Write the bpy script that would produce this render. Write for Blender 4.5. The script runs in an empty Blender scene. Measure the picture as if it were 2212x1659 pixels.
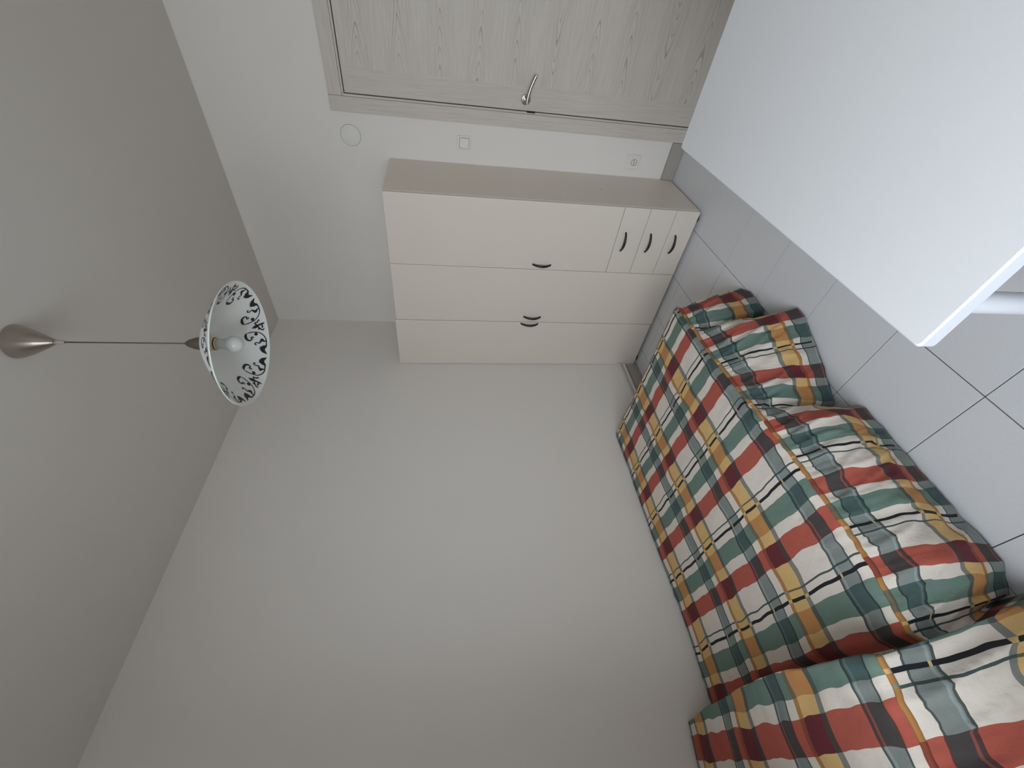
import bpy, bmesh, math, random
import numpy as np
from mathutils import Vector, Matrix, noise

# ------------------------------------------------------------------ camera, world, light, exposure
sc = bpy.context.scene
COL = sc.collection
random.seed(4)

S = 1.05
XL, XR = -2.0985, 0.42            # side walls
YB, YR = 2.7071, -0.50            # back wall (wardrobe, door) / window wall behind the camera
ZC = 2.7357                       # ceiling

cam_d = bpy.data.cameras.new('camera')
cam = bpy.data.objects.new('camera', cam_d)
COL.objects.link(cam)
cam_d.sensor_fit = 'HORIZONTAL'
cam_d.sensor_width = 36.0
cam_d.lens = 891.3574 / 2212.0 * 36.0
cam_d.clip_start = 0.02
def _rot(r):
    r = np.array(r); t = np.linalg.norm(r); k = r / t
    K = np.array([[0, -k[2], k[1]], [k[2], 0, -k[0]], [-k[1], k[0], 0]])
    return np.eye(3) + math.sin(t) * K + (1 - math.cos(t)) * K @ K
_yaw = math.radians(45)
_B = np.array([[0, 0, -1.0], [-math.cos(_yaw), -math.sin(_yaw), 0], [-math.sin(_yaw), math.cos(_yaw), 0]])
_R = _rot([0.0207, -0.157, -0.0024]) @ _B
_x, _y, _z = _R[0], -_R[1], -_R[2]
cam.matrix_world = Matrix(((_x[0], _y[0], _z[0], 0.0), (_x[1], _y[1], _z[1], 0.0),
                           (_x[2], _y[2], _z[2], 1.47), (0, 0, 0, 1)))
sc.camera = cam

world = bpy.data.worlds.new('world'); sc.world = world
world.use_nodes = True
world.node_tree.nodes['Background'].inputs[0].default_value = (0.72, 0.82, 1.0, 1)
world.node_tree.nodes['Background'].inputs[1].default_value = 0.4

WX0, WX1, WZ0, WZ1 = -0.95, 0.25, 0.80, 2.25     # window opening in the wall behind the camera
ld = bpy.data.lights.new('daylight_window', 'AREA')
ld.shape = 'RECTANGLE'; ld.size = 3.4; ld.size_y = 2.4      # bright patch of sky in front of the window
ld.energy = 308.0
ld.color = (0.865, 0.905, 1.0)
lo = bpy.data.objects.new('daylight_window', ld); COL.objects.link(lo)
lo.location = ((WX0 + WX1) / 2, YR - 1.30, 2.15)
lo.rotation_euler = (math.radians(68), 0, 0)      # shines into the room and down

vs = sc.view_settings
vs.view_transform = 'Standard'; vs.look = 'None'; vs.gamma = 1.0; vs.use_curve_mapping = False
vs.exposure = 0.0

# ------------------------------------------------------------------ helpers
def lin(c):
    return tuple(((v / 255) / 12.92 if v / 255 <= 0.04045 else ((v / 255 + 0.055) / 1.055) ** 2.4) for v in c) + (1,)

class NT:
    """tiny node-tree helper"""
    def __init__(self, name):
        self.m = bpy.data.materials.new(name); self.m.use_nodes = True
        self.t = self.m.node_tree
        self.b = self.t.nodes['Principled BSDF']
        self.out = self.t.nodes['Material Output']
    def n(self, kind, **kw):
        nd = self.t.nodes.new(kind)
        for k, v in kw.items(): setattr(nd, k, v)
        return nd
    def l(self, a, b): self.t.links.new(a, b)
    def math(self, op, a, b=None, c=None):
        nd = self.n('ShaderNodeMath', operation=op)
        for i, v in enumerate((a, b, c)):
            if v is None: continue
            if isinstance(v, (int, float)): nd.inputs[i].default_value = v
            else: self.l(v, nd.inputs[i])
        return nd.outputs[0]
    def mix(self, fac, a, b):
        nd = self.n('ShaderNodeMix', data_type='RGBA')
        for sock, v in ((nd.inputs[0], fac), (nd.inputs[6], a), (nd.inputs[7], b)):
            if isinstance(v, (int, float)): sock.default_value = v
            elif isinstance(v, tuple): sock.default_value = v
            else: self.l(v, sock)
        return nd.outputs[2]
    def noise(self, vec, scale, detail=2, rough=0.5):
        nd = self.n('ShaderNodeTexNoise'); nd.inputs['Scale'].default_value = scale
        nd.inputs['Detail'].default_value = detail; nd.inputs['Roughness'].default_value = rough
        if vec is not None: self.l(vec, nd.inputs['Vector'])
        return nd.outputs[0]
    def bump(self, h, strength, dist=0.002):
        nd = self.n('ShaderNodeBump'); nd.inputs['Strength'].default_value = strength
        nd.inputs['Distance'].default_value = dist
        self.l(h, nd.inputs['Height']); self.l(nd.outputs[0], self.b.inputs['Normal'])
    def ramp(self, fac, stops, interp='LINEAR'):
        nd = self.n('ShaderNodeValToRGB'); cr = nd.color_ramp; cr.interpolation = interp
        while len(cr.elements) > 1: cr.elements.remove(cr.elements[-1])
        cr.elements[0].position = stops[0][0]; cr.elements[0].color = stops[0][1]
        for p, c in stops[1:]:
            e = cr.elements.new(p); e.color = c
        self.l(fac, nd.inputs[0]); return nd.outputs[0]

def simple(name, rgb, rough=0.5, metal=0.0, var=0.04, scale=8.0, bump=0.0, bscale=200.0, spec=None):
    N = NT(name); c = lin(rgb)
    tc = N.n('ShaderNodeTexCoord').outputs['Object']
    f = N.noise(tc, scale, 3)
    dark = tuple(v * (1 - var) for v in c[:3]) + (1,); light = tuple(min(1, v * (1 + var)) for v in c[:3]) + (1,)
    N.l(N.mix(f, dark, light), N.b.inputs['Base Color'])
    N.b.inputs['Roughness'].default_value = rough; N.b.inputs['Metallic'].default_value = metal
    if spec is not None: N.b.inputs['Specular IOR Level'].default_value = spec
    if bump: N.bump(N.noise(tc, bscale, 2), bump, 0.001)
    return N.m

M = {}
M['wall'] = simple('wall_paint', (233, 228, 222), 0.75, var=0.012, scale=3, bump=0.12, bscale=90)
M['ceiling'] = simple('ceiling_paint', (218, 213, 206), 0.8, var=0.015, scale=2, bump=0.1, bscale=70)
M['laminate'] = simple('wardrobe_laminate', (227, 217, 205), 0.42, var=0.01, bump=0.06, bscale=500)
M['laminate_side'] = simple('wardrobe_side_laminate', (236, 226, 213), 0.45, var=0.012, bump=0.06, bscale=500)
M['inner'] = simple('wardrobe_inside', (150, 143, 134), 0.7)
M['darkmetal'] = simple('handle_dark_bronze', (62, 60, 58), 0.38, metal=0.75, var=0.06)
M['black'] = simple('black_plastic', (18, 18, 18), 0.5)
M['steel'] = simple('brushed_steel', (178, 170, 160), 0.22, metal=1.0, var=0.05, scale=60)
M['cupmetal'] = simple('satin_cup_metal', (120, 110, 103), 0.4, metal=0.8)
M['table'] = simple('table_white_laminate', (228, 229, 231), 0.28, var=0.004)
M['edgedim'] = simple('table_edge_dimmed', (196, 199, 206), 0.3, var=0.006)  # table edge coloured darker to offset the strong light falling on it
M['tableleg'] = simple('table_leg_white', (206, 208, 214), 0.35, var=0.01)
M['plastic'] = simple('switch_plastic', (234, 229, 220), 0.4, var=0.01)
M['plastic2'] = simple('cover_plastic', (232, 228, 222), 0.6, var=0.01)
M['shadowgrey'] = simple('gap_shade_grey', (120, 117, 110), 0.8)  # grey standing in for shade in the gaps of the wall fittings
M['skirting'] = simple('skirting_ceramic', (168, 163, 156), 0.5, var=0.05, scale=25)
M['grout'] = simple('grout', (66, 65, 66), 0.9)
M['trunk'] = simple('trunking_white', (222, 220, 214), 0.5)
M['cord'] = simple('cord_grey', (92, 86, 80), 0.5)
M['bulb'] = simple('bulb_opal', (214, 215, 211), 0.12, var=0.0)
M['cream'] = simple('lampholder_cream', (222, 198, 160), 0.45)
M['print'] = simple('black_print', (22, 22, 28), 0.5)
M['mattress'] = simple('mattress_ticking', (214, 208, 198), 0.85)
M['bedbase'] = simple('bed_base_dark', (70, 62, 55), 0.7)
M['pillow'] = simple('pillow_cotton', (226, 222, 214), 0.9)
M['winframe'] = simple('window_frame_white', (225, 225, 222), 0.4)

def tile_mat():
    N = NT('floor_tile_grey')
    tc = N.n('ShaderNodeTexCoord').outputs['Object']
    geo = N.n('ShaderNodeNewGeometry').outputs['Position']
    a = N.noise(geo, 240, 3, 0.7); b = N.noise(geo, 5, 3)
    c = N.mix(a, lin((208, 209, 212)), lin((232, 233, 236)))
    info = N.n('ShaderNodeObjectInfo').outputs['Random']
    c2 = N.mix(N.math('MULTIPLY', b, 0.12), c, lin((222, 218, 214)))
    c3 = N.mix(N.math('MULTIPLY', info, 0.12), c2, lin((212, 212, 216)))
    sp = N.n('ShaderNodeTexVoronoi'); sp.inputs['Scale'].default_value = 55; N.l(geo, sp.inputs['Vector'])
    m = N.math('LESS_THAN', sp.outputs['Distance'], 0.055)
    c4 = N.mix(N.math('MULTIPLY', m, 0.35), c3, lin((120, 118, 118)))
    N.l(c4, N.b.inputs['Base Color'])
    N.b.inputs['Roughness'].default_value = 0.42
    N.bump(a, 0.08, 0.0006)
    return N.m
M['tile'] = tile_mat()

def wood_plain(name, vertical=True):
    N = NT(name)
    tc = N.n('ShaderNodeNewGeometry').outputs['Position']
    mp = N.n('ShaderNodeMapping'); N.l(tc, mp.inputs['Vector'])
    mp.inputs['Scale'].default_value = (90, 90, 5) if vertical else (5, 90, 90)
    a = N.noise(mp.outputs[0], 1.0, 4, 0.6)
    mp2 = N.n('ShaderNodeMapping'); N.l(tc, mp2.inputs['Vector'])
    mp2.inputs['Scale'].default_value = (14, 14, 1.4) if vertical else (1.4, 14, 14)
    b = N.noise(mp2.outputs[0], 1.0, 3)
    c = N.ramp(a, [(0.2, lin((194, 185, 175))), (0.55, lin((211, 203, 194))), (0.85, lin((220, 213, 205)))])
    c = N.mix(N.math('MULTIPLY', b, 0.45), c, lin((196, 187, 177)))
    N.l(c, N.b.inputs['Base Color']); N.b.inputs['Roughness'].default_value = 0.55
    N.bump(a, 0.12, 0.0006)
    return N.m
M['wood_v'] = wood_plain('bleached_wood_vertical', True)
M['wood_h'] = wood_plain('bleached_wood_horizontal', False)

def wood_cathedral():
    """pale veneer with horizontal grain and nested cathedral arches in rows"""
    N = NT('bleached_wood_cathedral')
    pos = N.n('ShaderNodeNewGeometry').outputs['Position']
    sx = N.n('ShaderNodeSeparateXYZ'); N.l(pos, sx.inputs[0])
    X, Z = sx.outputs['X'], sx.outputs['Z']
    mpw = N.n('ShaderNodeMapping'); N.l(pos, mpw.inputs['Vector']); mpw.inputs['Scale'].default_value = (3.2, 1, 9)
    wob = N.noise(mpw.outputs[0], 1.0, 2)
    zz = N.math('ADD', Z, N.math('MULTIPLY', N.math('SUBTRACT', wob, 0.5), 0.05))
    P = 0.2
    row = N.math('DIVIDE', zz, P)
    fl = N.math('FLOOR', row)
    fr = N.math('SUBTRACT', N.math('SUBTRACT', row, fl), 0.5)       # -.5 .. .5
    wn = N.n('ShaderNodeTexWhiteNoise', noise_dimensions='1D'); N.l(fl, wn.inputs['W'])
    rnd = wn.outputs['Value']
    sign = N.math('SUBTRACT', N.math('MULTIPLY', N.math('GREATER_THAN', rnd, 0.45), 2.0), 1.0)
    xs = N.math('MULTIPLY', X, sign)
    arch = N.math('MULTIPLY', N.math('POWER', N.math('ABSOLUTE', fr), 1.6), 3.4)
    t = N.math('ADD', N.math('ADD', xs, arch), N.math('MULTIPLY', rnd, 3.1))
    t = N.math('ADD', t, N.math('MULTIPLY', N.math('SUBTRACT', wob, 0.5), 0.25))
    # unevenly spaced rings
    mpn = N.n('ShaderNodeCombineXYZ'); N.l(t, mpn.inputs[0]); N.l(fl, mpn.inputs[1])
    rn = N.noise(mpn.outputs[0], 9.0, 2, 0.7)
    ring = N.math('SINE', N.math('ADD', N.math('MULTIPLY', t, 80.0), N.math('MULTIPLY', rn, 9.0)))
    line = N.math('POWER', N.math('MAXIMUM', ring, 0.0), 5.0)
    fade = N.math('MAXIMUM', N.math('SUBTRACT', 1.0, N.math('MULTIPLY', N.math('ABSOLUTE', fr), 2.7)), 0.0)
    gate = N.n('ShaderNodeMapRange'); N.l(rn, gate.inputs[0]); gate.inputs[1].default_value = 0.38; gate.inputs[2].default_value = 0.55
    line = N.math('MULTIPLY', N.math('MULTIPLY', line, N.math('POWER', fade, 0.6)), N.math('MULTIPLY_ADD', gate.outputs[0], 0.75, 0.25))
    mp = N.n('ShaderNodeMapping'); N.l(pos, mp.inputs['Vector']); mp.inputs['Scale'].default_value = (6, 60, 110)
    fine = N.noise(mp.outputs[0], 1.0, 4, 0.65)
    mp2 = N.n('ShaderNodeMapping'); N.l(pos, mp2.inputs['Vector']); mp2.inputs['Scale'].default_value = (70, 60, 12)
    pores = N.noise(mp2.outputs[0], 1.0, 2, 0.7)
    c = N.ramp(fine, [(0.2, lin((198, 189, 179))), (0.55, lin((212, 204, 195))), (0.85, lin((220, 213, 205)))])
    c = N.mix(N.math('MULTIPLY', pores, 0.25), c, lin((194, 185, 176)))
    c = N.mix(N.math('MULTIPLY', line, 0.8), c, lin((146, 136, 126)))
    N.l(c, N.b.inputs['Base Color']); N.b.inputs['Roughness'].default_value = 0.55
    N.bump(line, 0.15, 0.0006)
    return N.m
M['wood_c'] = wood_cathedral()

PX, PY = 0.335, 0.3015            # plaid repeat
def plaid_mat(name='plaid_cotton', welt=False):
    """UV.x = metres across the bed (towards the wall, 0 = middle of a yellow stripe), UV.y = metres along the bed (0 = middle of a red band)"""
    N = NT(name)
    uv = N.n('ShaderNodeTexCoord').outputs['UV']
    s = N.n('ShaderNodeSeparateXYZ'); N.l(uv, s.inputs[0])
    U0, V0 = s.outputs['X'], s.outputs['Y']
    # hand painted, wavering stripe edges
    def wob(scale_u, scale_v, amp, off):
        mp = N.n('ShaderNodeMapping'); N.l(uv, mp.inputs['Vector'])
        mp.inputs['Scale'].default_value = (scale_u, scale_v, 1); mp.inputs['Location'].default_value = (off, off * .7, 0)
        return N.math('MULTIPLY', N.math('SUBTRACT', N.noise(mp.outputs[0], 1.0, 1, 0.4), 0.5), amp)
    U = N.math('ADD', U0, wob(5, 11, 0.026, 3.1))
    V = N.math('ADD', V0, wob(12, 5, 0.022, 7.7))
    if welt: U = N.math('MULTIPLY_ADD', U0, 0.0, 0.042)
    fu = N.math('FRACT', N.math('ADD', N.math('DIVIDE', U, PX), 100.5))    # .5 = yellow centre
    fv = N.math('FRACT', N.math('ADD', N.math('DIVIDE', V, PY), 100.5))    # .5 = red centre
    def us(m): return 0.5 + m / PX if m < PX / 2 else 0.5 + m / PX - 1
    def vsx(m): return 0.5 + m / PY if m < PY / 2 else 0.5 + m / PY - 1
    # across-bed classes: W white, G grey-green band (dark outlines, light inner line), Y yellow, e grey edge, b brown edge
    bands = [(-0.053, 'e'), (-0.034, 'Y'), (0.033, 'b'), (0.051, 'W'), (0.084, 'd'), (0.090, 'G'), (0.133, 'h'), (0.139, 'G'), (0.143, 'd'), (0.150, 'W')]
    pal = {
        'white': dict(W=(232, 221, 208), e=(122, 124, 116), Y=(208, 170, 106), b=(172, 120, 60), d=(74, 82, 78), G=(124, 132, 127), h=(142, 152, 152)),
        'red':   dict(W=(170, 80, 64), e=(70, 60, 56), Y=(100, 34, 42), b=(136, 66, 46), d=(84, 54, 50), G=(68, 62, 61), h=(138, 72, 64)),
        'green': dict(W=(100, 123, 112), e=(78, 88, 80), Y=(184, 128, 70), b=(108, 100, 78), d=(48, 60, 58), G=(66, 86, 84), h=(84, 104, 104)),
        'black': dict(W=(26, 30, 35), e=(198, 166, 106), Y=(28, 31, 34), b=(202, 168, 104), d=(26, 30, 35), G=(26, 30, 35), h=(202, 172, 112)),
        'thin':  dict(W=(66, 82, 80), e=(66, 82, 80), Y=(96, 96, 70), b=(120, 136, 126), d=(52, 68, 66), G=(54, 68, 68), h=(70, 86, 84)),
    }
    def fab(c, row):
        l = lin(c)[:3]; k = 1.0 if (row == 'white' and c[0] > 215) else 1.22
        g_ = sum(l) / 3; return tuple(min(0.9, (v * 0.92 + g_ * 0.08) * k) for v in l) + (1,)
    stops_m = sorted([(us(p) % 1.0, k) for p, k in bands])
    def uramp(row):
        st = [(0.0, fab(pal[row][stops_m[-1][1]], row))] + [(p, fab(pal[row][k], row)) for p, k in stops_m]
        return N.ramp(fu, st, 'CONSTANT')
    W, Rd, Gr, Bk, Th = (uramp(k) for k in ('white', 'red', 'green', 'black', 'thin'))
    def vmask(a, b):
        a, b = vsx(a) % 1.0, vsx(b) % 1.0
        return N.math('MULTIPLY', N.math('GREATER_THAN', fv, a), N.math('LESS_THAN', fv, b))
    c = N.mix(vmask(-0.033, 0.033), W, Rd)
    c = N.mix(vmask(0.069, 0.132), c, Gr)
    # thick black line and thin line (past the half period, so written from the other side)
    c = N.mix(vmask(-0.1425, -0.1325), c, Bk)
    c = N.mix(vmask(-0.113, -0.1075), c, Th)
    # watercolour unevenness
    n1 = N.noise(uv, 22, 4, 0.6)
    c = N.mix(N.math('MULTIPLY', n1, 0.26), c, N.mix(0.7, c, (0.02, 0.02, 0.02, 1)))
    N.l(c, N.b.inputs['Base Color'])
    N.b.inputs['Roughness'].default_value = 0.8
    N.b.inputs['Specular IOR Level'].default_value = 0.25
    N.b.inputs['Sheen Weight'].default_value = 0.05
    w1 = N.noise(uv, 38, 4, 0.6); w2 = N.noise(uv, 700, 1)
    N.bump(N.math('ADD', w1, N.math('MULTIPLY', w2, 0.05)), 0.42, 0.006)
    return N.m
M['plaid'] = plaid_mat()
M['welt'] = plaid_mat('plaid_welt', True)

def glass_shade():
    N = NT('frosted_glass_shade')
    d = N.n('ShaderNodeBsdfDiffuse'); d.inputs['Color'].default_value = lin((250, 252, 250))
    t = N.n('ShaderNodeBsdfTranslucent'); t.inputs['Color'].default_value = lin((250, 252, 250))
    g = N.n('ShaderNodeBsdfGlossy'); g.inputs['Roughness'].default_value = 0.25
    tc = N.n('ShaderNodeTexCoord').outputs['Object']
    f = N.math('MULTIPLY_ADD', N.noise(tc, 6, 2), 0.1, 0.36)
    m1 = N.n('ShaderNodeMixShader'); N.l(f, m1.inputs[0]); N.l(d.outputs[0], m1.inputs[1]); N.l(t.outputs[0], m1.inputs[2])
    m2 = N.n('ShaderNodeMixShader'); m2.inputs[0].default_value = 0.06; N.l(m1.outputs[0], m2.inputs[1]); N.l(g.outputs[0], m2.inputs[2])
    N.l(m2.outputs[0], N.out.inputs['Surface'])
    return N.m
M['shade'] = glass_shade()
def clear_mat(name, tint, gloss=0.12):
    N = NT(name)
    t = N.n('ShaderNodeBsdfTransparent'); t.inputs['Color'].default_value = tint
    g = N.n('ShaderNodeBsdfGlossy'); g.inputs['Roughness'].default_value = 0.05
    m = N.n('ShaderNodeMixShader')
    tc = N.n('ShaderNodeTexCoord').outputs['Object']
    N.l(N.math('MULTIPLY_ADD', N.noise(tc, 3, 1), 0.02, gloss), m.inputs[0])
    N.l(t.outputs[0], m.inputs[1]); N.l(g.outputs[0], m.inputs[2]); N.l(m.outputs[0], N.out.inputs['Surface'])
    return N.m
M['pane'] = clear_mat('window_glass', (0.96, 0.98, 0.97, 1), 0.05)
M['rimglass'] = simple('shade_rim_glass', (222, 228, 220), 0.2, var=0.02)
M['bushing'] = simple('clear_plastic_bushing', (176, 164, 158), 0.3)

def new(name, bm, mat, parent=None, smooth=False, auto=None):
    me = bpy.data.meshes.new(name)
    bm.normal_update(); bm.to_mesh(me); bm.free()
    if smooth:
        for p in me.polygons: p.use_smooth = True
    me.materials.append(M[mat])
    o = bpy.data.objects.new(name, me); COL.objects.link(o)
    if parent is not None: o.parent = parent; o.matrix_parent_inverse = parent.matrix_world.inverted()
    if auto is not None:
        md = o.modifiers.new('es', 'EDGE_SPLIT'); md.split_angle = math.radians(auto)
    return o
def empty(name, loc=(0, 0, 0)):
    o = bpy.data.objects.new(name, None); COL.objects.link(o); o.location = loc
    o.matrix_world = Matrix.Translation(loc)
    o.empty_display_size = 0.1
    return o
def tag(o, label, cat, group=None):
    o['label'] = label; o['category'] = cat
    if group: o['group'] = group
    return o
def struct(o, label=None):
    o['kind'] = 'structure'
    if label: o['label'] = label
    return o
def box(bm, x0, x1, y0, y1, z0, z1, bev=0.0, seg=2):
    b = bmesh.new()
    bmesh.ops.create_cube(b, size=1.0)
    bmesh.ops.transform(b, matrix=Matrix.Translation(((x0 + x1) / 2, (y0 + y1) / 2, (z0 + z1) / 2)) @ Matrix.Diagonal((abs(x1 - x0), abs(y1 - y0), abs(z1 - z0), 1)), verts=b.verts)
    if bev: bmesh.ops.bevel(b, geom=list(b.edges), offset=bev, segments=seg, affect='EDGES', profile=0.5)
    merge(bm, b)
def merge(bm, b):
    me = bpy.data.meshes.new('tmp'); b.to_mesh(me); b.free(); bm.from_mesh(me); bpy.data.meshes.remove(me)
def boxobj(name, dims, mat, parent=None, bev=0.0, seg=2):
    bm = bmesh.new(); box(bm, *dims, bev=bev, seg=seg); return new(name, bm, mat, parent)
def tube(bm, pts, rad, n=12, flat=None, cap=True):
    """sweep; rad float or list; flat=(normal vector, factor) squashes the section along that vector"""
    pts = [Vector(p) for p in pts]; N_ = len(pts)
    rads = rad if isinstance(rad, (list, tuple)) else [rad] * N_
    rings = []; up = None
    for i, p in enumerate(pts):
        d = (pts[min(i + 1, N_ - 1)] - pts[max(i - 1, 0)]).normalized()
        if up is None:
            a = Vector((0, 0, 1)) if abs(d.z) < 0.9 else Vector((1, 0, 0)); up = (a - d * a.dot(d)).normalized()
        else: up = (up - d * up.dot(d)).normalized()
        sd = d.cross(up)
        ring = []
        for k in range(n):
            a = 2 * math.pi * k / n
            off = (up * math.cos(a) + sd * math.sin(a)) * rads[i]
            if flat: nv = Vector(flat[0]).normalized(); off -= nv * off.dot(nv) * (1 - flat[1])
            ring.append(bm.verts.new(p + off))
        rings.append(ring)
    for a, b in zip(rings, rings[1:]):
        for k in range(n): bm.faces.new((a[k], a[(k + 1) % n], b[(k + 1) % n], b[k]))
    if cap: bm.faces.new(rings[0][::-1]); bm.faces.new(rings[-1])
def lathe(bm, prof, cx, cy, n=48, closed=False):
    rings = []
    for r, z in prof:
        if r < 1e-6: rings.append([bm.verts.new((cx, cy, z))])
        else: rings.append([bm.verts.new((cx + r * math.cos(2 * math.pi * k / n), cy + r * math.sin(2 * math.pi * k / n), z)) for k in range(n)])
    seq = list(zip(rings, rings[1:])) + ([(rings[-1], rings[0])] if closed else [])
    for a, b in seq:
        for k in range(n):
            k2 = (k + 1) % n
            if len(a) == 1 and len(b) == 1: continue
            if len(a) == 1: bm.faces.new((a[0], b[k2], b[k]))
            elif len(b) == 1: bm.faces.new((a[k], a[k2], b[0]))
            else: bm.faces.new((a[k], a[k2], b[k2], b[k]))
    bmesh.ops.recalc_face_normals(bm, faces=bm.faces)

# ------------------------------------------------------------------ the room shell
T = 0.12
TR = 0.34                          # unseen window wall, made thick so its reveal cuts grazing light
fl = boxobj('floor', (XL - T, XR + T, YR - T, YB + T, -0.08, -0.003), 'grout'); struct(fl, 'grey tiled floor')
TPX, TPY = 0.2993 * S, 0.2928 * S
GX, GY = -0.9607 * S, 2.0448 * S
JG = 0.0013
tile_mesh = None
ci0 = math.floor((XL - GX) / TPX); ci1 = math.ceil((XR - GX) / TPX)
cj0 = math.floor((YR - GY) / TPY); cj1 = math.ceil((YB - GY) / TPY)
for i in range(ci0, ci1):
    for j in range(cj0, cj1):
        x0, x1 = max(GX + i * TPX + JG, XL), min(GX + (i + 1) * TPX - JG, XR)
        y0, y1 = max(GY + j * TPY + JG, YR), min(GY + (j + 1) * TPY - JG, YB)
        if x1 - x0 < 0.01 or y1 - y0 < 0.01: continue
        full = abs((x1 - x0) - (TPX - 2 * JG)) < 1e-6 and abs((y1 - y0) - (TPY - 2 * JG)) < 1e-6
        if full and tile_mesh is not None:
            o = bpy.data.objects.new('tile', tile_mesh); COL.objects.link(o); o.parent = fl
        else:
            bm = bmesh.new(); w, h = (x1 - x0) / 2, (y1 - y0) / 2
            box(bm, -w, w, -h, h, -0.006, 0.0, bev=0.0008, seg=1)
            o = new('tile', bm, 'tile', fl)
            if full: tile_mesh = o.data
        o.location = ((x0 + x1) / 2, (y0 + y1) / 2, random.uniform(-0.0003, 0.0))

struct(boxobj('wall_left', (XL - T, XL, YR - T, YB + T, -0.003, ZC), 'wall'), 'plain white wall the bed stands against')
struct(boxobj('wall_right', (XR, XR + T, YR - T, YB + T, -0.003, ZC), 'wall'), 'plain white wall behind the table')
struct(boxobj('ceiling', (XL - T, XR + T, YR - T, YB + T, ZC, ZC + T), 'ceiling'), 'plain white ceiling')
DX0, DX1, DZ = -0.588, 0.222, 2.001      # door opening (inner edge of the frame)
bm = bmesh.new()
box(bm, XL, DX0 - 0.01, YB, YB + T, -0.003, ZC)
box(bm, DX1 + 0.01, XR, YB, YB + T, -0.003, ZC)
box(bm, DX0 - 0.01, DX1 + 0.01, YB, YB + T, DZ + 0.01, ZC)
struct(new('wall_back', bm, 'wall'), 'white wall with the door and the wardrobe')
bm = bmesh.new()
box(bm, XL, WX0, YR - TR, YR, -0.003, ZC); box(bm, WX1, XR, YR - TR, YR, -0.003, ZC)
box(bm, WX0, WX1, YR - TR, YR, -0.003, WZ0); box(bm, WX0, WX1, YR - TR, YR, WZ1, ZC)
struct(new('wall_rear', bm, 'wall'), 'white wall with the window')
# window in the wall behind the camera
wroot = struct(empty('window_1', ((WX0 + WX1) / 2, YR - 0.28, WZ0)), 'white framed window')
bm = bmesh.new(); fw = 0.045; yy0, yy1 = YR - 0.305, YR - 0.255
for a in ((WX0, WX0 + fw, WZ0, WZ1), (WX1 - fw, WX1, WZ0, WZ1), (WX0 + fw, WX1 - fw, WZ0, WZ0 + fw), (WX0 + fw, WX1 - fw, WZ1 - fw, WZ1)):
    box(bm, a[0], a[1], yy0, yy1, a[2], a[3], bev=0.003)
new('window_frame', bm, 'winframe', wroot)
xm = (WX0 + WX1) / 2
boxobj('mullion', (xm - 0.03, xm + 0.03, yy0, yy1, WZ0 + fw, WZ1 - fw), 'winframe', wroot, bev=0.003)
for a, b in ((WX0 + fw, xm - 0.03), (xm + 0.03, WX1 - fw)):
    boxobj('pane', (a, b, YR - 0.282, YR - 0.278, WZ0 + fw, WZ1 - fw), 'pane', wroot)

# skirting
SB = 0.083
bb = boxobj('baseboard_back', (-0.891, -0.673, YB - 0.003, YB, 0.0, SB), 'grout'); struct(bb, 'taupe ceramic skirting between wardrobe and door')
boxobj('skirting_tile', (-0.889, -0.6745, YB - 0.011, YB - 0.003, 0.0025, SB), 'skirting', bb, bev=0.001, seg=1)
bl = boxobj('baseboard_left', (XL, XL + 0.003, YR, 2.22, 0.0, 0.086), 'grout'); struct(bl, 'taupe ceramic skirting along the bed wall')
y = 2.218
while y > YR + 0.01:
    y2 = max(y - 0.31, YR + 0.002)
    boxobj('skirting_tile', (XL + 0.003, XL + 0.011, y2 + 0.001, y - 0.001, 0.0025, 0.086), 'skirting', bl, bev=0.001, seg=1); y = y2
br = boxobj('baseboard_right', (XR - 0.003, XR, YR, YB, 0.0, SB), 'grout'); struct(br, 'taupe ceramic skirting along the right wall')
y = YB - 0.012
while y > YR + 0.01:
    y2 = max(y - 0.31, YR + 0.002)
    boxobj('skirting_tile', (XR - 0.011, XR - 0.003, y2 + 0.001, y - 0.001, 0.0025, SB), 'skirting', br, bev=0.001, seg=1); y = y2

# door
dr = struct(empty('door_1', ((DX0 + DX1) / 2, YB, 0)), 'bleached wood door with a curved steel lever handle')
CW = 0.081
def casing(name, dims, mat): return boxobj(name, dims, mat, dr, bev=0.0025)
casing('jamb_casing', (DX0 - CW - 0.003, DX0 - 0.012, YB - 0.016, YB, 0.0, DZ + CW), 'wood_v')
casing('jamb_casing', (DX1 + 0.012, DX1 + CW, YB - 0.016, YB, 0.0, DZ + CW), 'wood_v')
casing('head_casing', (DX0 - 0.0115, DX1 + 0.0115, YB - 0.0155, YB, DZ + 0.012, DZ + CW - 0.001), 'wood_h')
casing('rebate_strip', (DX0 - 0.0118, DX0 - 0.001, YB - 0.011, YB + 0.09, 0.0, DZ + 0.011), 'wood_v')
casing('rebate_strip', (DX1 + 0.001, DX1 + 0.0118, YB - 0.011, YB + 0.09, 0.0, DZ + 0.011), 'wood_v')
casing('rebate_strip', (DX0 - 0.001, DX1 + 0.001, YB - 0.011, YB + 0.09, DZ + 0.001, DZ + 0.0118), 'wood_h')
boxobj('light_block', (DX0 - 0.001, DX1 + 0.001, YB + 0.042, YB + 0.06, 0.0, DZ + 0.001), 'black', dr)  # added black sheet across the opening, stops light leaking round the leaf
LX0, LX1, LZ0, LZ1, LY = DX0 + 0.0035, DX1 - 0.0035, 0.008, DZ - 0.0035, YB - 0.006
leaf = boxobj('leaf', (LX0 + 0.001, LX1 - 0.001, LY + 0.002, LY + 0.04, LZ0, LZ1 - 0.001), 'wood_v', dr)
ST = 0.112
boxobj('stile', (LX0, LX0 + ST, LY, LY + 0.003, LZ0, LZ1), 'wood_v', leaf, bev=0.0004, seg=1)
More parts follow.
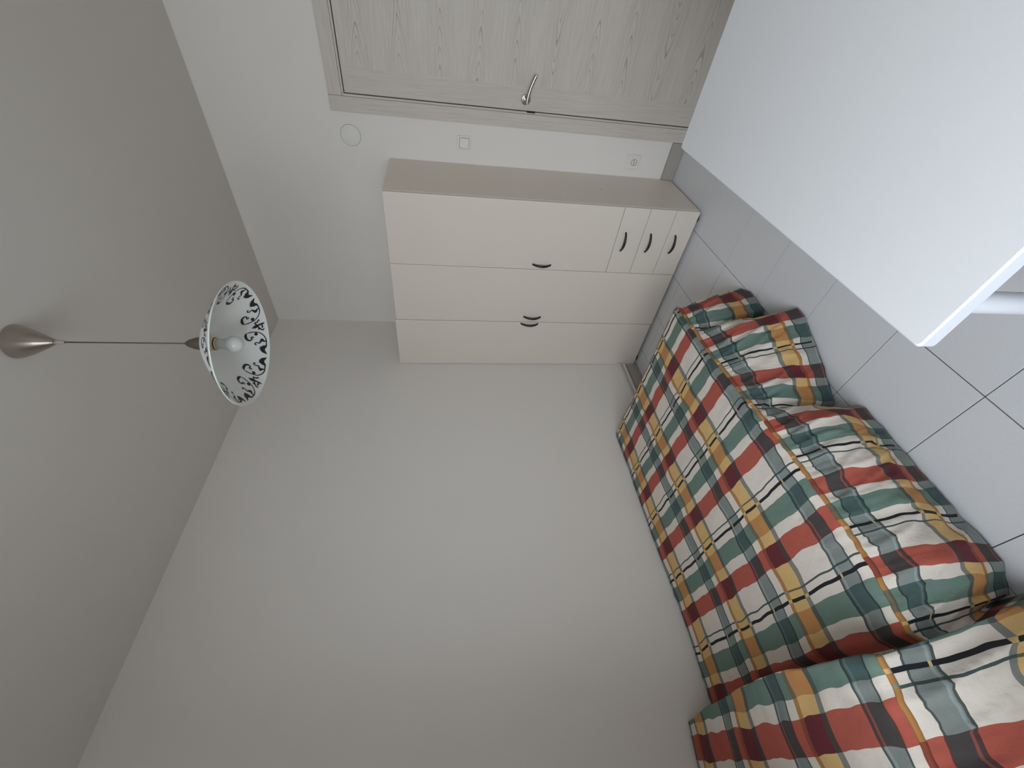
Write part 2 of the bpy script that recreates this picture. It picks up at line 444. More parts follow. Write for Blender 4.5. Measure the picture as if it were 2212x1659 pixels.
boxobj('stile', (LX1 - ST, LX1, LY, LY + 0.003, LZ0, LZ1), 'wood_v', leaf, bev=0.0004, seg=1)
boxobj('panel', (LX0 + ST, LX1 - ST, LY, LY + 0.003, LZ0, LZ1), 'wood_c', leaf, bev=0.0004, seg=1)
# latch plate in the gap
boxobj('strike_plate', (DX0 - 0.006, DX0 + 0.0042, YB - 0.0125, YB + 0.01, 0.968, 1.016), 'black', dr, bev=0.003)
# lever handle
hx, hz = -0.532, 1.030
bm = bmesh.new()
prof = [(0.0, 0.0), (0.0255, 0.0), (0.0255, 0.006), (0.0235, 0.0085), (0.012, 0.0095), (0.0, 0.0095)]
lathe(bm, prof, 0, 0, 40)
bmesh.ops.transform(bm, matrix=Matrix.Translation((hx, LY, hz)) @ Matrix.Rotation(math.radians(90), 4, 'X'), verts=bm.verts)
hd = new('handle_rose', bm, 'steel', dr, smooth=True, auto=35)
bm = bmesh.new()
tube(bm, [(hx, LY - 0.009, hz), (hx, LY - 0.030, hz)], 0.009, 16)
tube(bm, [(hx, LY - 0.026, hz), (hx, LY - 0.036, hz), (hx + 0.003, LY - 0.046, hz), (hx + 0.012, LY - 0.050, hz)], 0.0092, 16)
tube(bm, [(hx - 0.012 + 0.130 * t, LY - 0.050 + 0.004 * t, hz - 0.001 - 0.034 * t ** 1.9) for t in [k / 14 for k in range(15)]], 0.0092, 18)
new('lever', bm, 'steel', hd, smooth=True, auto=40)

# ------------------------------------------------------------------ wardrobe
WA, WB_, WYF, WZT = -0.891, XL + 0.002, 2.222, 1.794
D1, D2 = -1.303, -1.706
WZB = 0.016
wd = tag(empty('wardrobe', ((WA + WB_) / 2, 2.45, 0)), 'low cream white three-door wardrobe with drawers and dark bow handles', 'wardrobe')
TD = 0.018; cy0 = WYF + TD + 0.002
ybk = YB - 0.002
boxobj('side_panel', (WA - 0.018, WA, cy0, ybk, WZB, WZT - 0.001), 'laminate_side', wd, bev=0.001, seg=1)
boxobj('side_panel', (WB_, WB_ + 0.018, cy0, ybk, WZB, WZT - 0.001), 'laminate_side', wd, bev=0.001, seg=1)
boxobj('divider', (D1 - 0.009, D1 + 0.009, cy0 + 0.002, ybk - 0.01, WZB + 0.02, WZT - 0.02), 'laminate_side', wd)
boxobj('top_panel', (WB_ + 0.018, WA - 0.018, cy0, ybk, WZT - 0.019, WZT - 0.001), 'laminate', wd, bev=0.001, seg=1)
boxobj('bottom_panel', (WB_ + 0.018, WA - 0.018, cy0, ybk, WZB, WZB + 0.018), 'laminate_side', wd, bev=0.001, seg=1)
boxobj('back_panel', (WB_ + 0.018, WA - 0.018, ybk - 0.006, ybk, WZB + 0.018, WZT - 0.019), 'inner', wd)
for fx in (WA - 0.05, WB_ + 0.05):
    for fy in (WYF + 0.035, YB - 0.07):
        bm = bmesh.new(); lathe(bm, [(0.0, 0.0005), (0.02, 0.0005), (0.024, 0.004), (0.024, WZB), (0.0, WZB)], fx, fy, 20)
        new('foot', bm, 'black', wd, smooth=True, auto=40)
def bow(parent, p0, p1, out=0.024, swell=(0, 0, 0)):
    """bow pull handle from p0 to p1 standing out towards the room"""
    p0, p1 = Vector(p0), Vector(p1); bm = bmesh.new(); pts = []; rr = []
    for k in range(17):
        t = k / 16; a = math.sin(math.pi * t)
        q = p0.lerp(p1, t) + Vector((0, -1, 0)) * (out * a ** 0.75) + Vector((0, -0.003, 0))
        pts.append(q); rr.append(0.0052 + 0.0022 * a)
    tube(bm, pts, rr, 12)
    for p in (p0, p1):
        tube(bm, [p + Vector((0, 0.0, 0)), p + Vector((0, -0.005, 0))], 0.0055, 12)
    return new('handle', bm, 'darkmetal', parent, smooth=True, auto=50)
g = 0.0012
def front(name, x0, x1, z0, z1, dy=0.0):
    return boxobj(name, (x0 + g, x1 - g, WYF + dy, WYF + TD + dy, z0 + g, z1 - g), 'laminate', wd, bev=0.0022, seg=2)
ZD = (0.4756, 0.3186, 0.1605)
d = front('door', D1, WA, ZD[0], WZT); bow(d, (-1.268, WYF, 0.842), (-1.268, WYF, 0.950))
d = front('door', D2, D1, WZB, WZT); bow(d, (-1.660, WYF, 0.842), (-1.660, WYF, 0.953))
d = front('door', WB_, D2, WZB + 0.006, WZT + 0.006, -0.003); bow(d, (-1.716, WYF - 0.003, 0.852), (-1.716, WYF - 0.003, 0.966))
for (za, zb) in ((ZD[1], ZD[0]), (ZD[2], ZD[1]), (WZB, ZD[2])):
    d = front('drawer', D1, WA, za, zb); zm = {0: 0.427, 1: 0.270, 2: 0.113}[(ZD[1], ZD[2], WZB).index(za)]
    bow(d, (-1.151, WYF, zm), (-1.040, WYF, zm))
bm = bmesh.new(); tube(bm, [(WA - 0.002, 2.46, 0.556), (WA + 0.0006, 2.46, 0.556)], 0.0032, 10); new('hole_cap', bm, 'black', wd)

# ------------------------------------------------------------------ wall fittings beside the door
def rrect(w, h, r, n=5):
    pts = []
    for cx, cz, a0 in ((w / 2 - r, h / 2 - r, 0), (-w / 2 + r, h / 2 - r, 90), (-w / 2 + r, -h / 2 + r, 180), (w / 2 - r, -h / 2 + r, 270)):
        for k in range(n + 1):
            a = math.radians(a0 + 90 * k / n); pts.append((cx + r * math.cos(a), cz + r * math.sin(a)))
    return pts
def plate(bm, w, h, r, x, z, y0, y1, inset=0.0):
    """rounded plate on the back wall: y0 wall side, y1 room side, chamfered"""
    base = rrect(w, h, r); fr = rrect(w - 2 * inset, h - 2 * inset, max(r - inset, 0.001))
    A = [bm.verts.new((x + a, y0, z + b)) for a, b in base]
    ym = y1 + (y0 - y1) * 0.35
    B = [bm.verts.new((x + a, ym, z + b)) for a, b in base]
    Cc = [bm.verts.new((x + a, y1, z + b)) for a, b in fr]
    n = len(A)
    for P, Q in ((A, B), (B, Cc)):
        for k in range(n): bm.faces.new((P[k], P[(k + 1) % n], Q[(k + 1) % n], Q[k]))
    bm.faces.new(Cc)
    bmesh.ops.recalc_face_normals(bm, faces=bm.faces)
sw = tag(empty('light_switch', (-0.777, YB, 1.365)), 'square white light switch with rounded corners beside the door', 'switch')
bm = bmesh.new(); plate(bm, 0.078, 0.082, 0.012, -0.777, 1.365, YB, YB - 0.009, 0.004); new('plate', bm, 'plastic', sw)
bm = bmesh.new(); plate(bm, 0.057, 0.058, 0.006, -0.777, 1.363, YB - 0.0088, YB - 0.0094, 0.0); new('gap', bm, 'shadowgrey', sw)
bm = bmesh.new(); plate(bm, 0.053, 0.054, 0.006, -0.777, 1.363, YB - 0.009, YB - 0.0135, 0.003)
for v in bm.verts:
    if v.co.y < YB - 0.0105: v.co.y += (v.co.z - 1.363) * 0.07
new('rocker', bm, 'plastic', sw)
so = tag(empty('power_socket', (-0.802, YB, 0.304)), 'square white power socket low on the wall by the wardrobe', 'socket')
bm = bmesh.new(); plate(bm, 0.086, 0.090, 0.014, -0.802, 0.304, YB, YB - 0.008, 0.003); new('plate', bm, 'plastic', so)
bm = bmesh.new(); plate(bm, 0.070, 0.074, 0.010, -0.802, 0.304, YB - 0.0078, YB - 0.0105, 0.002); new('inner_plate', bm, 'plastic2', so)
bm = bmesh.new()
lathe(bm, [(0.0175, 0.0), (0.0195, 0.0), (0.0195, 0.002), (0.0175, 0.002)], 0, 0, 36, closed=True)
bmesh.ops.transform(bm, matrix=Matrix.Translation((-0.802, YB - 0.0104, 0.300)) @ Matrix.Rotation(math.radians(90), 4, 'X'), verts=bm.verts)
new('outlet_ring', bm, 'shadowgrey', so)
for k in (-1, 0, 1):
    bm = bmesh.new(); tube(bm, [(-0.802 + 0.0095 * k, YB - 0.0100, 0.300), (-0.802 + 0.0095 * k, YB - 0.0110, 0.300)], 0.0029, 12); new('contact_hole', bm, 'black', so)
cvp = tag(empty('junction_box_cover', (-0.789, YB, 2.0)), 'round blank junction box cover high on the wall beside the door', 'wall cover')
bm = bmesh.new(); lathe(bm, [(0.0, 0.0), (0.054, 0.0), (0.0535, 0.002), (0.050, 0.0035), (0.0, 0.0045)], 0, 0, 48)
bmesh.ops.transform(bm, matrix=Matrix.Translation((-0.789, YB, 2.0)) @ Matrix.Rotation(math.radians(90), 4, 'X'), verts=bm.verts)
new('disc', bm, 'plastic2', cvp, smooth=True, auto=30)
bm = bmesh.new(); lathe(bm, [(0.0535, 0.0), (0.0552, 0.0), (0.0552, 0.0006), (0.0535, 0.0006)], 0, 0, 48, closed=True)
bmesh.ops.transform(bm, matrix=Matrix.Translation((-0.789, YB, 2.0)) @ Matrix.Rotation(math.radians(90), 4, 'X'), verts=bm.verts)
new('shadow_gap_ring', bm, 'shadowgrey', cvp)
# cable trunking low along the bed wall
bm = bmesh.new(); box(bm, XL, XL + 0.016, YR + 0.01, 2.215, 0.134, 0.166, bev=0.002); box(bm, XL, XL + 0.019, YR + 0.01, 2.215, 0.144, 0.157, bev=0.002)
tag(new('cable_trunking', bm, 'trunk'), 'wider white cable trunking along the wall between wardrobe and bed', 'trunking')
bm = bmesh.new(); box(bm, XL, XL + 0.013, YR + 0.01, 2.215, 0.098, 0.119, bev=0.002)
tag(new('cable_trunking', bm, 'trunk'), 'narrower white cable trunking just above the skirting behind the bed', 'trunking')

# ------------------------------------------------------------------ table
tb = tag(empty('table', (0.03, 0.88, 0)), 'white laminate table with rounded slab top and slim round legs', 'table')
TX0, TX1, TY0, TY1, TZ, TT = -0.3484, XR - 0.014, 0.4062, 1.3471, 0.75, 0.027
bm = bmesh.new()
pts = rrect(TX1 - TX0, TY1 - TY0, 0.008, 4); cxx, cyy = (TX0 + TX1) / 2, (TY0 + TY1) / 2
def slab(bm, levels, cap0, cap1):
    lv = []
    for z, ins in levels:
        lv.append([bm.verts.new((cxx + a * (1 - 2 * ins / (TX1 - TX0)), cyy + b * (1 - 2 * ins / (TY1 - TY0)), z)) for a, b in pts])
    for A, B in zip(lv, lv[1:]):
        for k in range(len(A)): bm.faces.new((A[k], A[(k + 1) % len(A)], B[(k + 1) % len(A)], B[k]))
    if cap0: bm.faces.new(lv[0][::-1])
    if cap1: bm.faces.new(lv[-1])
slab(bm, ((TZ - TT, 0.0015), (TZ - 0.0028, 0.0012), (TZ - 0.0028, 0.0), (TZ - 0.0012, 0.0009), (TZ, 0.003)), True, True)
new('tabletop', bm, 'table', tb)
bm = bmesh.new(); slab(bm, ((TZ - TT + 0.0005, 0.0012), (TZ - TT + 0.0005, 0.0004), (TZ - TT + 0.002, 0.0), (TZ - 0.003, 0.0), (TZ - 0.003, 0.0012)), False, False); new('dimmed_edge', bm, 'edgedim', tb)  # strip added round the top to carry the darkened edge colour
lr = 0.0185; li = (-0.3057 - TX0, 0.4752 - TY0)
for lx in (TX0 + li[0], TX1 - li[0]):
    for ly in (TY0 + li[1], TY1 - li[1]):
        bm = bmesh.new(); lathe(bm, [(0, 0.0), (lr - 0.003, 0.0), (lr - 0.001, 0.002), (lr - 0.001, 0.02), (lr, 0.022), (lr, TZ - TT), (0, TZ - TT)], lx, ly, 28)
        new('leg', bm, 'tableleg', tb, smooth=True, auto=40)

# ------------------------------------------------------------------ bed and plaid bedspread
BH = 0.38
bed = tag(empty('bed', (-1.58, 0.55, 0)), 'single bed hidden under the plaid bedspread along the left wall', 'bed')
boxobj('bed_base', (XL + 0.03, -1.10, -0.45, 1.51, 0.12, 0.18), 'bedbase', bed, bev=0.004)
boxobj('mattress', (XL + 0.025, -1.085, -0.46, 1.52, 0.18, 0.345), 'mattress', bed, bev=0.03, seg=4)
for lx in (XL + 0.10, -1.18):
    for ly in (-0.38, 1.42):
        bm = bmesh.new(); lathe(bm, [(0, 0.0), (0.02, 0.0), (0.024, 0.12), (0, 0.12)], lx, ly, 18); new('leg', bm, 'bedbase', bed)
def sm(a, b, t):
    t = max(0.0, min(1.0, (t - a) / (b - a))); return t * t * (3 - 2 * t)
# pillow
bm = bmesh.new(); NU, NV = 26, 16
vv = []
for sgn in (1, -1):
    grid = []
    for i in range(NU + 1):
        row = []
        for j in range(NV + 1):
            a, b = i / NU * 2 - 1, j / NV * 2 - 1
            h = 0.060 * max(0.0, (1 - a ** 6)) ** 0.6 * max(0.0, (1 - b ** 4)) ** 0.6
            row.append(bm.verts.new((-1.565 + a * 0.40, -0.19 + b * 0.24, 0.412 + sgn * h)))
        grid.append(row)
    for i in range(NU):
        for j in range(NV):
            q = (grid[i][j], grid[i + 1][j], grid[i + 1][j + 1], grid[i][j + 1]); bm.faces.new(q if sgn > 0 else q[::-1])
bmesh.ops.remove_doubles(bm, verts=bm.verts, dist=1e-5)
tag(new('pillow', bm, 'pillow', smooth=True), 'pillow tucked under the plaid bedspread at the near end of the bed', 'pillow')

YF = 1.548                         # foot edge of the bedspread top
def interp(tab, s):
    if s >= tab[0][0]: return tab[0][1:]
    for a, b in zip(tab, tab[1:]):
        if s >= b[0]:
            t = (a[0] - s) / (a[0] - b[0]); t = t * t * (3 - 2 * t) * 0.4 + t * 0.6
            return tuple(p + (q - p) * t for p, q in zip(a[1:], b[1:]))
    return tab[-1][1:]
EDGE = [(1.548, -1.074), (1.235, -1.072), (1.0, -1.056), (0.8, -1.036), (0.53, -1.024), (0.3, -1.022), (0.16, -1.036), (0.11, -1.04), (0.05, -1.026), (-0.08, -1.038), (-0.47, -1.04)]
def edge_x(y): return interp(EDGE, y)[0]
def crest(x):                      # where the bedspread comes up over the pillow
    t = (x - XL) / (edge_x(0.0) - XL)
    return 0.022 + 0.040 * math.sin(math.pi * min(1, max(0, t))) ** 0.8 + 0.035 * t + 0.007 * noise.noise(Vector((x * 9, 3.3, 0)))
def top_z(x, y):
    z = BH - 0.012 * math.exp(-((y - 0.42) / 0.30) ** 2)
    z += 0.006 * noise.noise(Vector((x * 3.0, y * 2.4, 1.7))) + 0.0022 * noise.noise(Vector((x * 13, y * 9, 4.1)))
    z += 0.0016 * noise.noise(Vector((x * 9, y * 48, 9.1))) * 3.6 * sm(-1.22, -1.05, x)         # puckers along the front seam
    c = crest(x)
    dd = c - y                     # >0 = on the pillow
    z += 0.128 * sm(-0.044, 0.004, dd) + 0.014 * sm(0.0, 0.14, dd)
    z -= 0.030 * math.exp(-((dd + 0.052) / 0.016) ** 2)                                   # tuck
    if dd > -0.03: z += 0.006 * noise.noise(Vector((x * 18, y * 14, 2.2))) * (1 - sm(0.10, 0.2, dd))
    z -= 0.10 * sm(-0.36, -0.47, y) if y < -0.36 else 0
    return z
def lean(x, y):                    # the pillow's rounded edge leans out over the tuck
    dd = crest(x) - y
    return 0.050 * sm(-0.040, 0.004, dd) * (1 - sm(0.01, 0.17, dd))
# fabric coordinate along the bed, measured as metres of cloth (0 = centre of the red band nearest the pillow)
def v_top(x, y):
    c = crest(x)
    if y > c + 0.055: return y - 0.139
    # cloth goes down into the tuck and up over the pillow
    yr = -0.030 + 0.5 * (c - 0.08) * 0.3
    vp = -0.3015 - (yr - y) * 1.22 if y < c else None
    if vp is not None: return vp
    t = (c + 0.055 - y) / 0.055
    va = c + 0.055 - 0.139; vb = -0.3015 - (yr - c) * 1.22
    return va + (vb - va) * t
def u_top(x, y): return -(x + 1.300 - 0.012 * (y - 0.6))

sp = tag(empty('bedspread', (-1.58, 0.55, 0.0)), 'plaid bedspread in red, green, yellow and cream with a flounced skirt', 'bedspread')
NXB, ys = 96, []
y = YF
while y > -0.47:
    ys.append(y); y -= 0.004 if -0.02 < y < 0.24 else 0.012
ys.append(-0.47)
bm = bmesh.new(); uvl = bm.loops.layers.uv.new('UVMap')
grid = []; UVd = {}
for y in ys:
    row = []
    xe = edge_x(y); xw = XL + 0.005
    for i in range(NXB + 1):
        t = i / NXB; x = xw + (xe - xw) * t
        z = top_z(x, y)
        de = min(xe - x, YF - y)           # rounding towards the free edges
        r = 0.03
        if de < r: z -= r * 0.55 * (1 - math.sqrt(max(0.0, 1 - ((r - de) / r) ** 2)))
        dw = x - xw                        # falls a little down the wall, slightly scalloped
        if dw < 0.03: z -= 0.010 * (1 - dw / 0.03) ** 2 * (1 + 0.5 * noise.noise(Vector((0, y * 30, 0))))
        yy = y + lean(x, y) + (0.012 * noise.noise(Vector((x * 6, 0, 8)))) * sm(1.45, 1.55, y)
        v = bm.verts.new((x, yy, z)); row.append(v); UVd[v] = (u_top(x, y), v_top(x, y))
    grid.append(row)
for a, b in zip(grid, grid[1:]):
    for i in range(NXB): bm.faces.new((a[i], b[i], b[i + 1], a[i + 1]))
# turn-down behind, along the wall
prev = None
for k, row in enumerate(grid):
    w = row[0]; q = bm.verts.new((XL + 0.003, w.co.y, w.co.z - 0.06)); UVd[q] = (UVd[w][0] + 0.06, UVd[w][1])
    if prev: bm.faces.new((prev[0], prev[1], q, w))
    prev = (w, q)
for f in bm.faces:
    for lp in f.loops: lp[uvl].uv = UVd[lp.vert]
bmesh.ops.recalc_face_normals(bm, faces=bm.faces)
topo = new('top_panel', bm, 'plaid', sp, smooth=True)

# skirt: runs along the foot, round the corner and down the front side.
# table: s along the seam, hem x, hem y
HEM = [(1.545, -1.010, 1.632), (1.50, -0.994, 1.566), (1.45, -0.996, 1.486), (1.405, -1.000, 1.425), (1.385, -1.045, 1.412), (1.368, -1.062, 1.392),
       (1.345, -0.985, 1.372), (1.310, -0.925, 1.318), (1.275, -0.886, 1.284), (1.215, -0.893, 1.216), (1.135, -0.925, 1.129), (1.045, -0.960, 1.038),
       (0.960, -0.998, 0.947), (0.910, -1.034, 0.888), (0.885, -1.078, 0.878), (0.865, -1.075, 0.866), (0.845, -1.010, 0.850), (0.805, -0.962, 0.797), (0.70, -0.962, 0.69),
       (0.611, -0.963, 0.611), (0.513, -0.965, 0.513), (0.368, -0.967, 0.368), (0.307, -0.966, 0.300), (0.262, -0.970, 0.262), (0.215, -0.990, 0.222),
       (0.165, -1.010, 0.197), (0.130, -1.060, 0.190), (0.112, -1.060, 0.192), (0.092, -0.960, 0.190), (0.065, -0.915, 0.178), (0.02, -0.885, 0.10), (-0.05, -0.875, 0.0), (-0.2, -0.87, -0.18), (-0.47, -0.87, -0.47)]
def seam_pt(y):
    x = edge_x(y); de = 0
    z = top_z(x, y) - 0.03 * 0.55
    return Vector((x, y + lean(x, y), z))
SKL = 0.43
NT_ = 40
path = []                          # (seam point, hem point, v)
nf = 60
for k in range(nf):                # foot end
    t = k / nf; x = XL + 0.012 + (-1.074 - XL - 0.012 - 0.03) * t
    z = top_z(x, YF) - 0.0165
    fl_ = 0.055 + 0.018 * math.sin(x * 21) + 0.012 * noise.noise(Vector((x * 11, 0, 5)))
    path.append((Vector((x, YF + 0.012 * noise.noise(Vector((x * 6, 0, 8))), z)), Vector((x - 0.01 + 0.07 * t ** 6, YF + fl_ + 0.02 * t ** 4, 0.012)), (1.535 + (-1.074 - x)) ))
for k in range(1, 9):              # rounded corner
    a = k / 9 * math.pi / 2; c = Vector((-1.104, YF - 0.03, 0))
    p = c + Vector((math.sin(a) * 0.03, math.cos(a) * 0.03, top_z(-1.08, 1.53) - 0.0165))
    h0 = path[nf - 1][1]; h1 = Vector((-1.010, 1.632, 0.012)); t = k / 9
    path.append((p, h0.lerp(h1, t) + Vector((0.006, 0.006, 0)) * math.sin(math.pi * t), 1.535 - 0.01 * t))
y = YF - 0.03
while y > -0.47:
    hx_, hy_ = interp(HEM, y)
    path.append((seam_pt(y), Vector((hx_, hy_, 0.012)), y)); y -= 0.006
bm = bmesh.new(); uvl = bm.loops.layers.uv.new('UVMap'); UVd = {}; grid = []
arc = 0.0
for idx, (p, h, vy) in enumerate(path):
    col = []
    d2 = Vector((h.x - p.x, h.y - p.y)); out = Vector((1, 0, 0)) if idx > nf + 4 else Vector((0, 1, 0))
    raise_ = 0.11 * sm(0.10, 0.02, p.y) if idx > nf + 8 else 0.0
    # gathers: ripples tied to the seam, dying out down the skirt
    for k in range(NT_ + 1):
        t = k / NT_
        wv = (sm(0.84, 0.74, p.y) * sm(0.17, 0.24, p.y)) if idx > nf + 8 else 0.0     # lower part hangs straight down here
        f = t ** 0.9 * (1 - wv) + wv * (1 - (1 - min(1.0, t / 0.74)) ** 1.6)
        q = p.lerp(Vector((h.x, h.y, h.z + raise_)), t)
        q.x = p.x + (h.x - p.x) * f; q.y = p.y + (h.y - p.y) * (t ** 1.25)
        bulge = (0.016 + 0.010 * wv) * math.sin(math.pi * min(1, t * 1.15)) if t < 0.87 else 0
        rip = 0.0085 * noise.noise(Vector((idx * 0.75, t * 3.0, 0.3))) * math.exp(-t * 4.2) * min(1, t * 14)
        rip += 0.013 * noise.noise(Vector((idx * 0.20 + t * 2.2, t * 1.6, 2.3))) * min(1, t * 6) * (1 - 0.55 * t)
        rg = 1 - abs(noise.noise(Vector((idx * 0.13 + t * 2.6, t * 1.5, 12.3))))
        rip += 0.016 * (rg ** 5 - 0.35) * min(1, t * 6) * (1 - 0.75 * t)
        rip += 0.018 * noise.noise(Vector((idx * 0.085 + t * 0.8, t * 1.6, 6.3))) * min(1, t * 3) * (1 - 0.8 * t)
        q += out * (rip + bulge)
        if out.x: q.x = max(q.x, p.x - 0.05)
        q.z += 0.004 * noise.noise(Vector((idx * 0.12, 0, 9))) * t
        v = bm.verts.new(q); col.append(v)
        vv_ = (0.535 - vy) * (PY / 0.2405) + 0.13 * sm(0.125, 0.085, vy) + 0.02 * noise.noise(Vector((idx * 0.06, t * 1.2, 3))) * 0.4
        UVd[v] = (0.047 + SKL * t, vv_)
    grid.append(col)
for a, b in zip(grid, grid[1:]):
    for k in range(NT_): bm.faces.new((a[k], a[k + 1], b[k + 1], b[k]))
for f in bm.faces:
    for lp in f.loops: lp[uvl].uv = UVd[lp.vert]
bmesh.ops.recalc_face_normals(bm, faces=bm.faces)
sk = new('skirt', bm, 'plaid', sp, smooth=True)
md = sk.modifiers.new('thick', 'SOLIDIFY'); md.thickness = 0.0016; md.offset = -1
# welt along the seam
bm = bmesh.new(); uvl = bm.loops.layers.uv.new('UVMap'); UVd = {}; rings = []
for idx, (p, h, vy) in enumerate(path):
    out = Vector((1, 0, 0)) if idx > nf + 4 else Vector((0, 1, 0))
    c = p + out * 0.002 + Vector((0, 0, -0.004)) + Vector((0, 0, 0.0012 * noise.noise(Vector((idx * .9, 0, 0)))))
    ring = []
    for k in range(8):
        a = 2 * math.pi * k / 8
        q = c + out * (0.0065 * math.cos(a)) + Vector((0, 0, 0.0085 * math.sin(a)))
        v = bm.verts.new(q); ring.append(v); UVd[v] = (0.042, (0.535 - vy) * (PY / 0.2405) + 0.13 * sm(0.125, 0.085, vy))
    rings.append(ring)
for a, b in zip(rings, rings[1:]):
    for k in range(8): bm.faces.new((a[k], a[(k + 1) % 8], b[(k + 1) % 8], b[k]))
for f in bm.faces:
    for lp in f.loops: lp[uvl].uv = UVd[lp.vert]
bmesh.ops.recalc_face_normals(bm, faces=bm.faces)
wl = new('piping', bm, 'welt', sp, smooth=True); wl['label'] = 'orange-brown welt along the seam'

# ------------------------------------------------------------------ pendant lamp
LXc, LYc = -0.949, 1.092
pl = tag(empty('pendant_lamp', (LXc, LYc, ZC)), 'pendant lamp with white glass shade and black scroll print', 'lamp')
bm = bmesh.new(); lathe(bm, [(0.0, ZC - 0.001), (0.046, ZC - 0.001), (0.050, ZC - 0.004), (0.049, ZC - 0.012), (0.040, ZC - 0.038), (0.026, ZC - 0.068), (0.012, ZC - 0.096), (0.009, ZC - 0.103), (0.0, ZC - 0.103)], LXc, LYc, 64)
new('ceiling_rose', bm, 'steel', pl, smooth=True, auto=50)
bm = bmesh.new(); lathe(bm, [(0, ZC - 0.100), (0.007, ZC - 0.100), (0.0075, ZC - 0.112), (0.005, ZC - 0.128), (0, ZC - 0.128)], LXc, LYc, 20)
new('cord_grip', bm, 'bushing', pl, smooth=True)
ZS = 2.2285                         # top of the shade
bm = bmesh.new(); tube(bm, [(LXc, LYc, ZC - 0.12), (LXc, LYc, 2.45), (LXc, LYc, ZS + 0.045)], 0.0022, 10); new('cord', bm, 'cord', pl, smooth=True)
bm = bmesh.new(); lathe(bm, [(0, ZS + 0.052), (0.005, ZS + 0.051), (0.012, ZS + 0.041), (0.018, ZS + 0.024), (0.0215, ZS + 0.006), (0.0215, ZS - 0.002), (0, ZS - 0.002)], LXc, LYc, 32)
new('cup', bm, 'cupmetal', pl, smooth=True, auto=60)
ZR, RR = 2.113, 0.196
def shade_pt(f):                   # f = 0 at the rim .. 1 at the neck: radius, height
    r = RR + (0.016 - RR) * f
    k = (RR - r) / (RR - 0.016)
    z = ZR + (ZS - ZR) * (0.62 * k + 0.38 * math.sin(k * math.pi / 2))
    return r, z
NP = 26
outer = [shade_pt(k / NP) for k in range(NP + 1)]
prof = [(r, z + 0.0018) for r, z in outer] + [(r, z - 0.0018) for r, z in outer[::-1]]
bm = bmesh.new(); lathe(bm, prof, LXc, LYc, 96, closed=True)
shd = new('lamp_shade', bm, 'shade', pl, smooth=True, auto=60)
bm = bmesh.new(); lathe(bm, [(RR + 0.0019 * math.cos(a), ZR + 0.0019 * math.sin(a)) for a in [2 * math.pi * k / 10 for k in range(10)]], LXc, LYc, 96, closed=True)
new('rim', bm, 'rimglass', shd, smooth=True)
# lampholder and bulb
bm = bmesh.new(); lathe(bm, [(0, ZS), (0.021, ZS), (0.021, ZS - 0.028), (0.0195, ZS - 0.030), (0.0195, ZS - 0.040), (0, ZS - 0.040)], LXc, LYc, 32)
lh = new('lampholder', bm, 'cream', pl, smooth=True, auto=40)
bm = bmesh.new(); lathe(bm, [(0.0198, ZS - 0.034), (0.0206, ZS - 0.034), (0.0206, ZS - 0.037), (0.0198, ZS - 0.037)], LXc, LYc, 32, closed=True); new('collar_ring', bm, 'black', lh)
zb = ZS - 0.088
prf = [(0, ZS - 0.036), (0.014, ZS - 0.038), (0.0155, ZS - 0.050)]
for k in range(13):
    a = math.radians(50 - 140 * k / 12); prf.append((0.0265 * math.cos(a) if k < 12 else 0.0, zb + 0.0265 * math.sin(a)))
bm = bmesh.new(); lathe(bm, prf, LXc, LYc, 40); new('bulb', bm, 'bulb', pl, smooth=True)
# scroll print on the glass
nx, ny = -LXc / math.hypot(LXc, LYc), -LYc / math.hypot(LXc, LYc); tx, ty = ny, -nx
def on_shade(th, f, off):
    r, z = shade_pt(max(0.0, f))
    r += 0
    return Vector((LXc + r * (-nx * math.cos(th) + tx * math.sin(th)), LYc + r * (-ny * math.cos(th) + ty * math.sin(th)), z + off))
def cat(pts, n=10):                # Catmull-Rom through (x, y, w)
    P = [pts[0]] + list(pts) + [pts[-1]]; out = []
    for i in range(1, len(P) - 2):
        for k in range(n):
            t = k / n
            out.append(tuple(0.5 * (2 * b + (c - a) * t + (2 * a - 5 * b + 4 * c - d_) * t * t + (3 * b - a - 3 * c + d_) * t ** 3) for a, b, c, d_ in zip(P[i - 1], P[i], P[i + 1], P[i + 2])))
    out.append(tuple(pts[-1])); return out
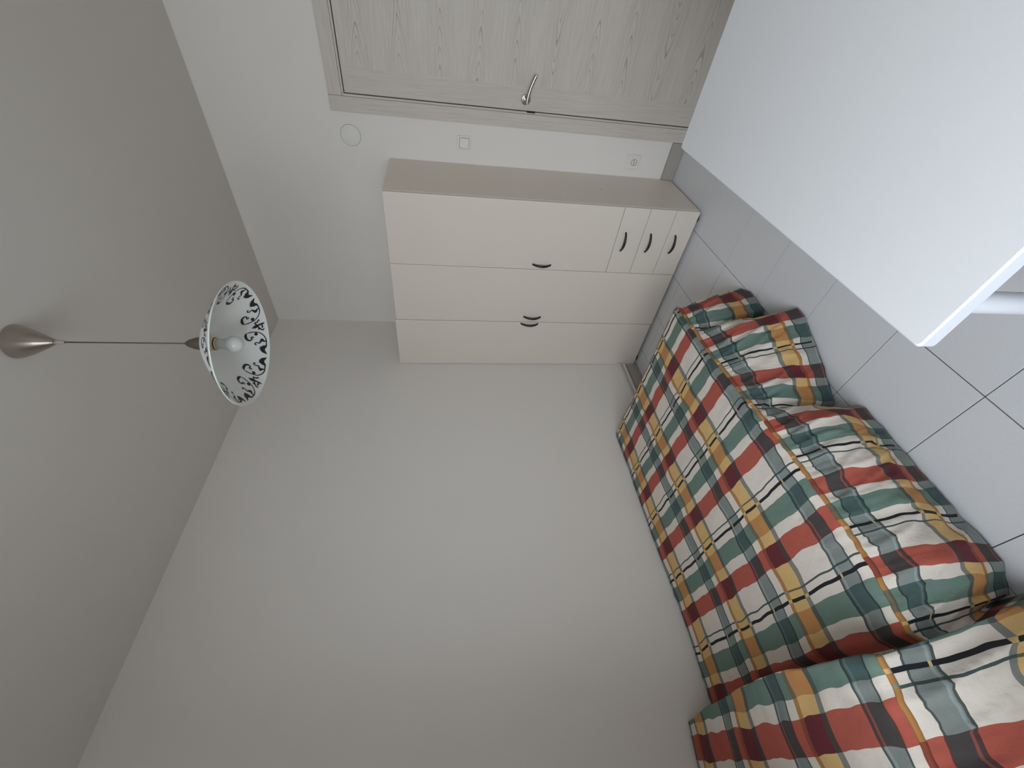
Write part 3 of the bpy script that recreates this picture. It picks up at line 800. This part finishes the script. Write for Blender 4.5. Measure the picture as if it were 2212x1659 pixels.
# strokes traced in a local frame: (x towards the rim, y around the shade, half width), in px of a 5.53x view; blobs: polygons
SCROLL = [[(802, 800, 6), (790, 785, 9), (770, 792, 9), (778, 818, 8), (752, 836, 11), (716, 820, 15), (702, 775, 17), (706, 735, 14), (712, 716, 5)],
          [(712, 716, 4), (760, 708, 7), (820, 712, 6), (880, 732, 6), (930, 775, 6), (956, 830, 7), (958, 885, 7), (950, 930, 12)],
          [(958, 858, 5), (925, 850, 12), (905, 836, 20), (890, 850, 14), (868, 880, 8), (840, 870, 7), (815, 880, 8), (815, 900, 9), (836, 904, 5)],
          [(845, 716, 5), (838, 735, 18), (838, 750, 25), (840, 768, 8)],
          [(955, 920, 8), (925, 935, 26), (905, 958, 30), (918, 985, 24), (945, 1005, 12), (963, 1022, 3)],
          [(900, 945, 10), (882, 935, 8), (868, 948, 3)], [(890, 965, 8), (875, 962, 5), (866, 958, 2)]]
BUD = [[(795, 626, 3), (815, 626, 10), (835, 622, 22), (858, 618, 20), (880, 610, 14), (915, 602, 10), (945, 600, 12), (970, 598, 4)],
       [(870, 615, 8), (860, 590, 10), (850, 570, 9), (862, 556, 6), (880, 566, 8), (892, 550, 8), (905, 538, 8), (918, 552, 3)],
       [(875, 625, 8), (890, 645, 10), (880, 665, 8), (900, 660, 9), (920, 678, 8), (940, 680, 8), (952, 662, 3)], [(925, 605, 8), (935, 640, 10), (925, 655, 4)]]
def motif(strokes, th0, mirror, yc):
    bm = bmesh.new()
    for off in (-0.0026, 0.0026):
        for st in strokes:
            pts = cat(st, 5); L_, R_ = [], []
            for i, (x, y_, w) in enumerate(pts):
                a, b = pts[max(i - 1, 0)], pts[min(i + 1, len(pts) - 1)]
                dx, dy = b[0] - a[0], b[1] - a[1]; ln = math.hypot(dx, dy) or 1
                for lst, sg in ((L_, 1), (R_, -1)):
                    X = x - dy / ln * w * sg; Y = y_ + dx / ln * w * sg
                    th = th0 + mirror * (Y - yc) / 655.0; f = (1005 - X) / 818.0
                    lst.append(bm.verts.new(on_shade(th, f, off)))
            for i in range(len(pts) - 1):
                try: bm.faces.new((L_[i], L_[i + 1], R_[i + 1], R_[i]))
                except ValueError: pass
            bm.faces.new(L_[:1] + R_[:1] + [bm.verts.new((L_[0].co + R_[0].co) / 2 + (L_[0].co - L_[1].co) * 0.3)]) if (L_[0].co - R_[0].co).length > 1e-6 else None
    return new('scroll_print', bm, 'print', shd)
C72 = math.radians(72); bud0 = math.radians(-23)
for k in range(5):
    b0 = bud0 + k * C72
    motif(BUD, b0, 1, 612)
    motif(SCROLL, b0 + math.radians(6.5), 1, 706)
    motif(SCROLL, b0 - math.radians(6.5), -1, 706)
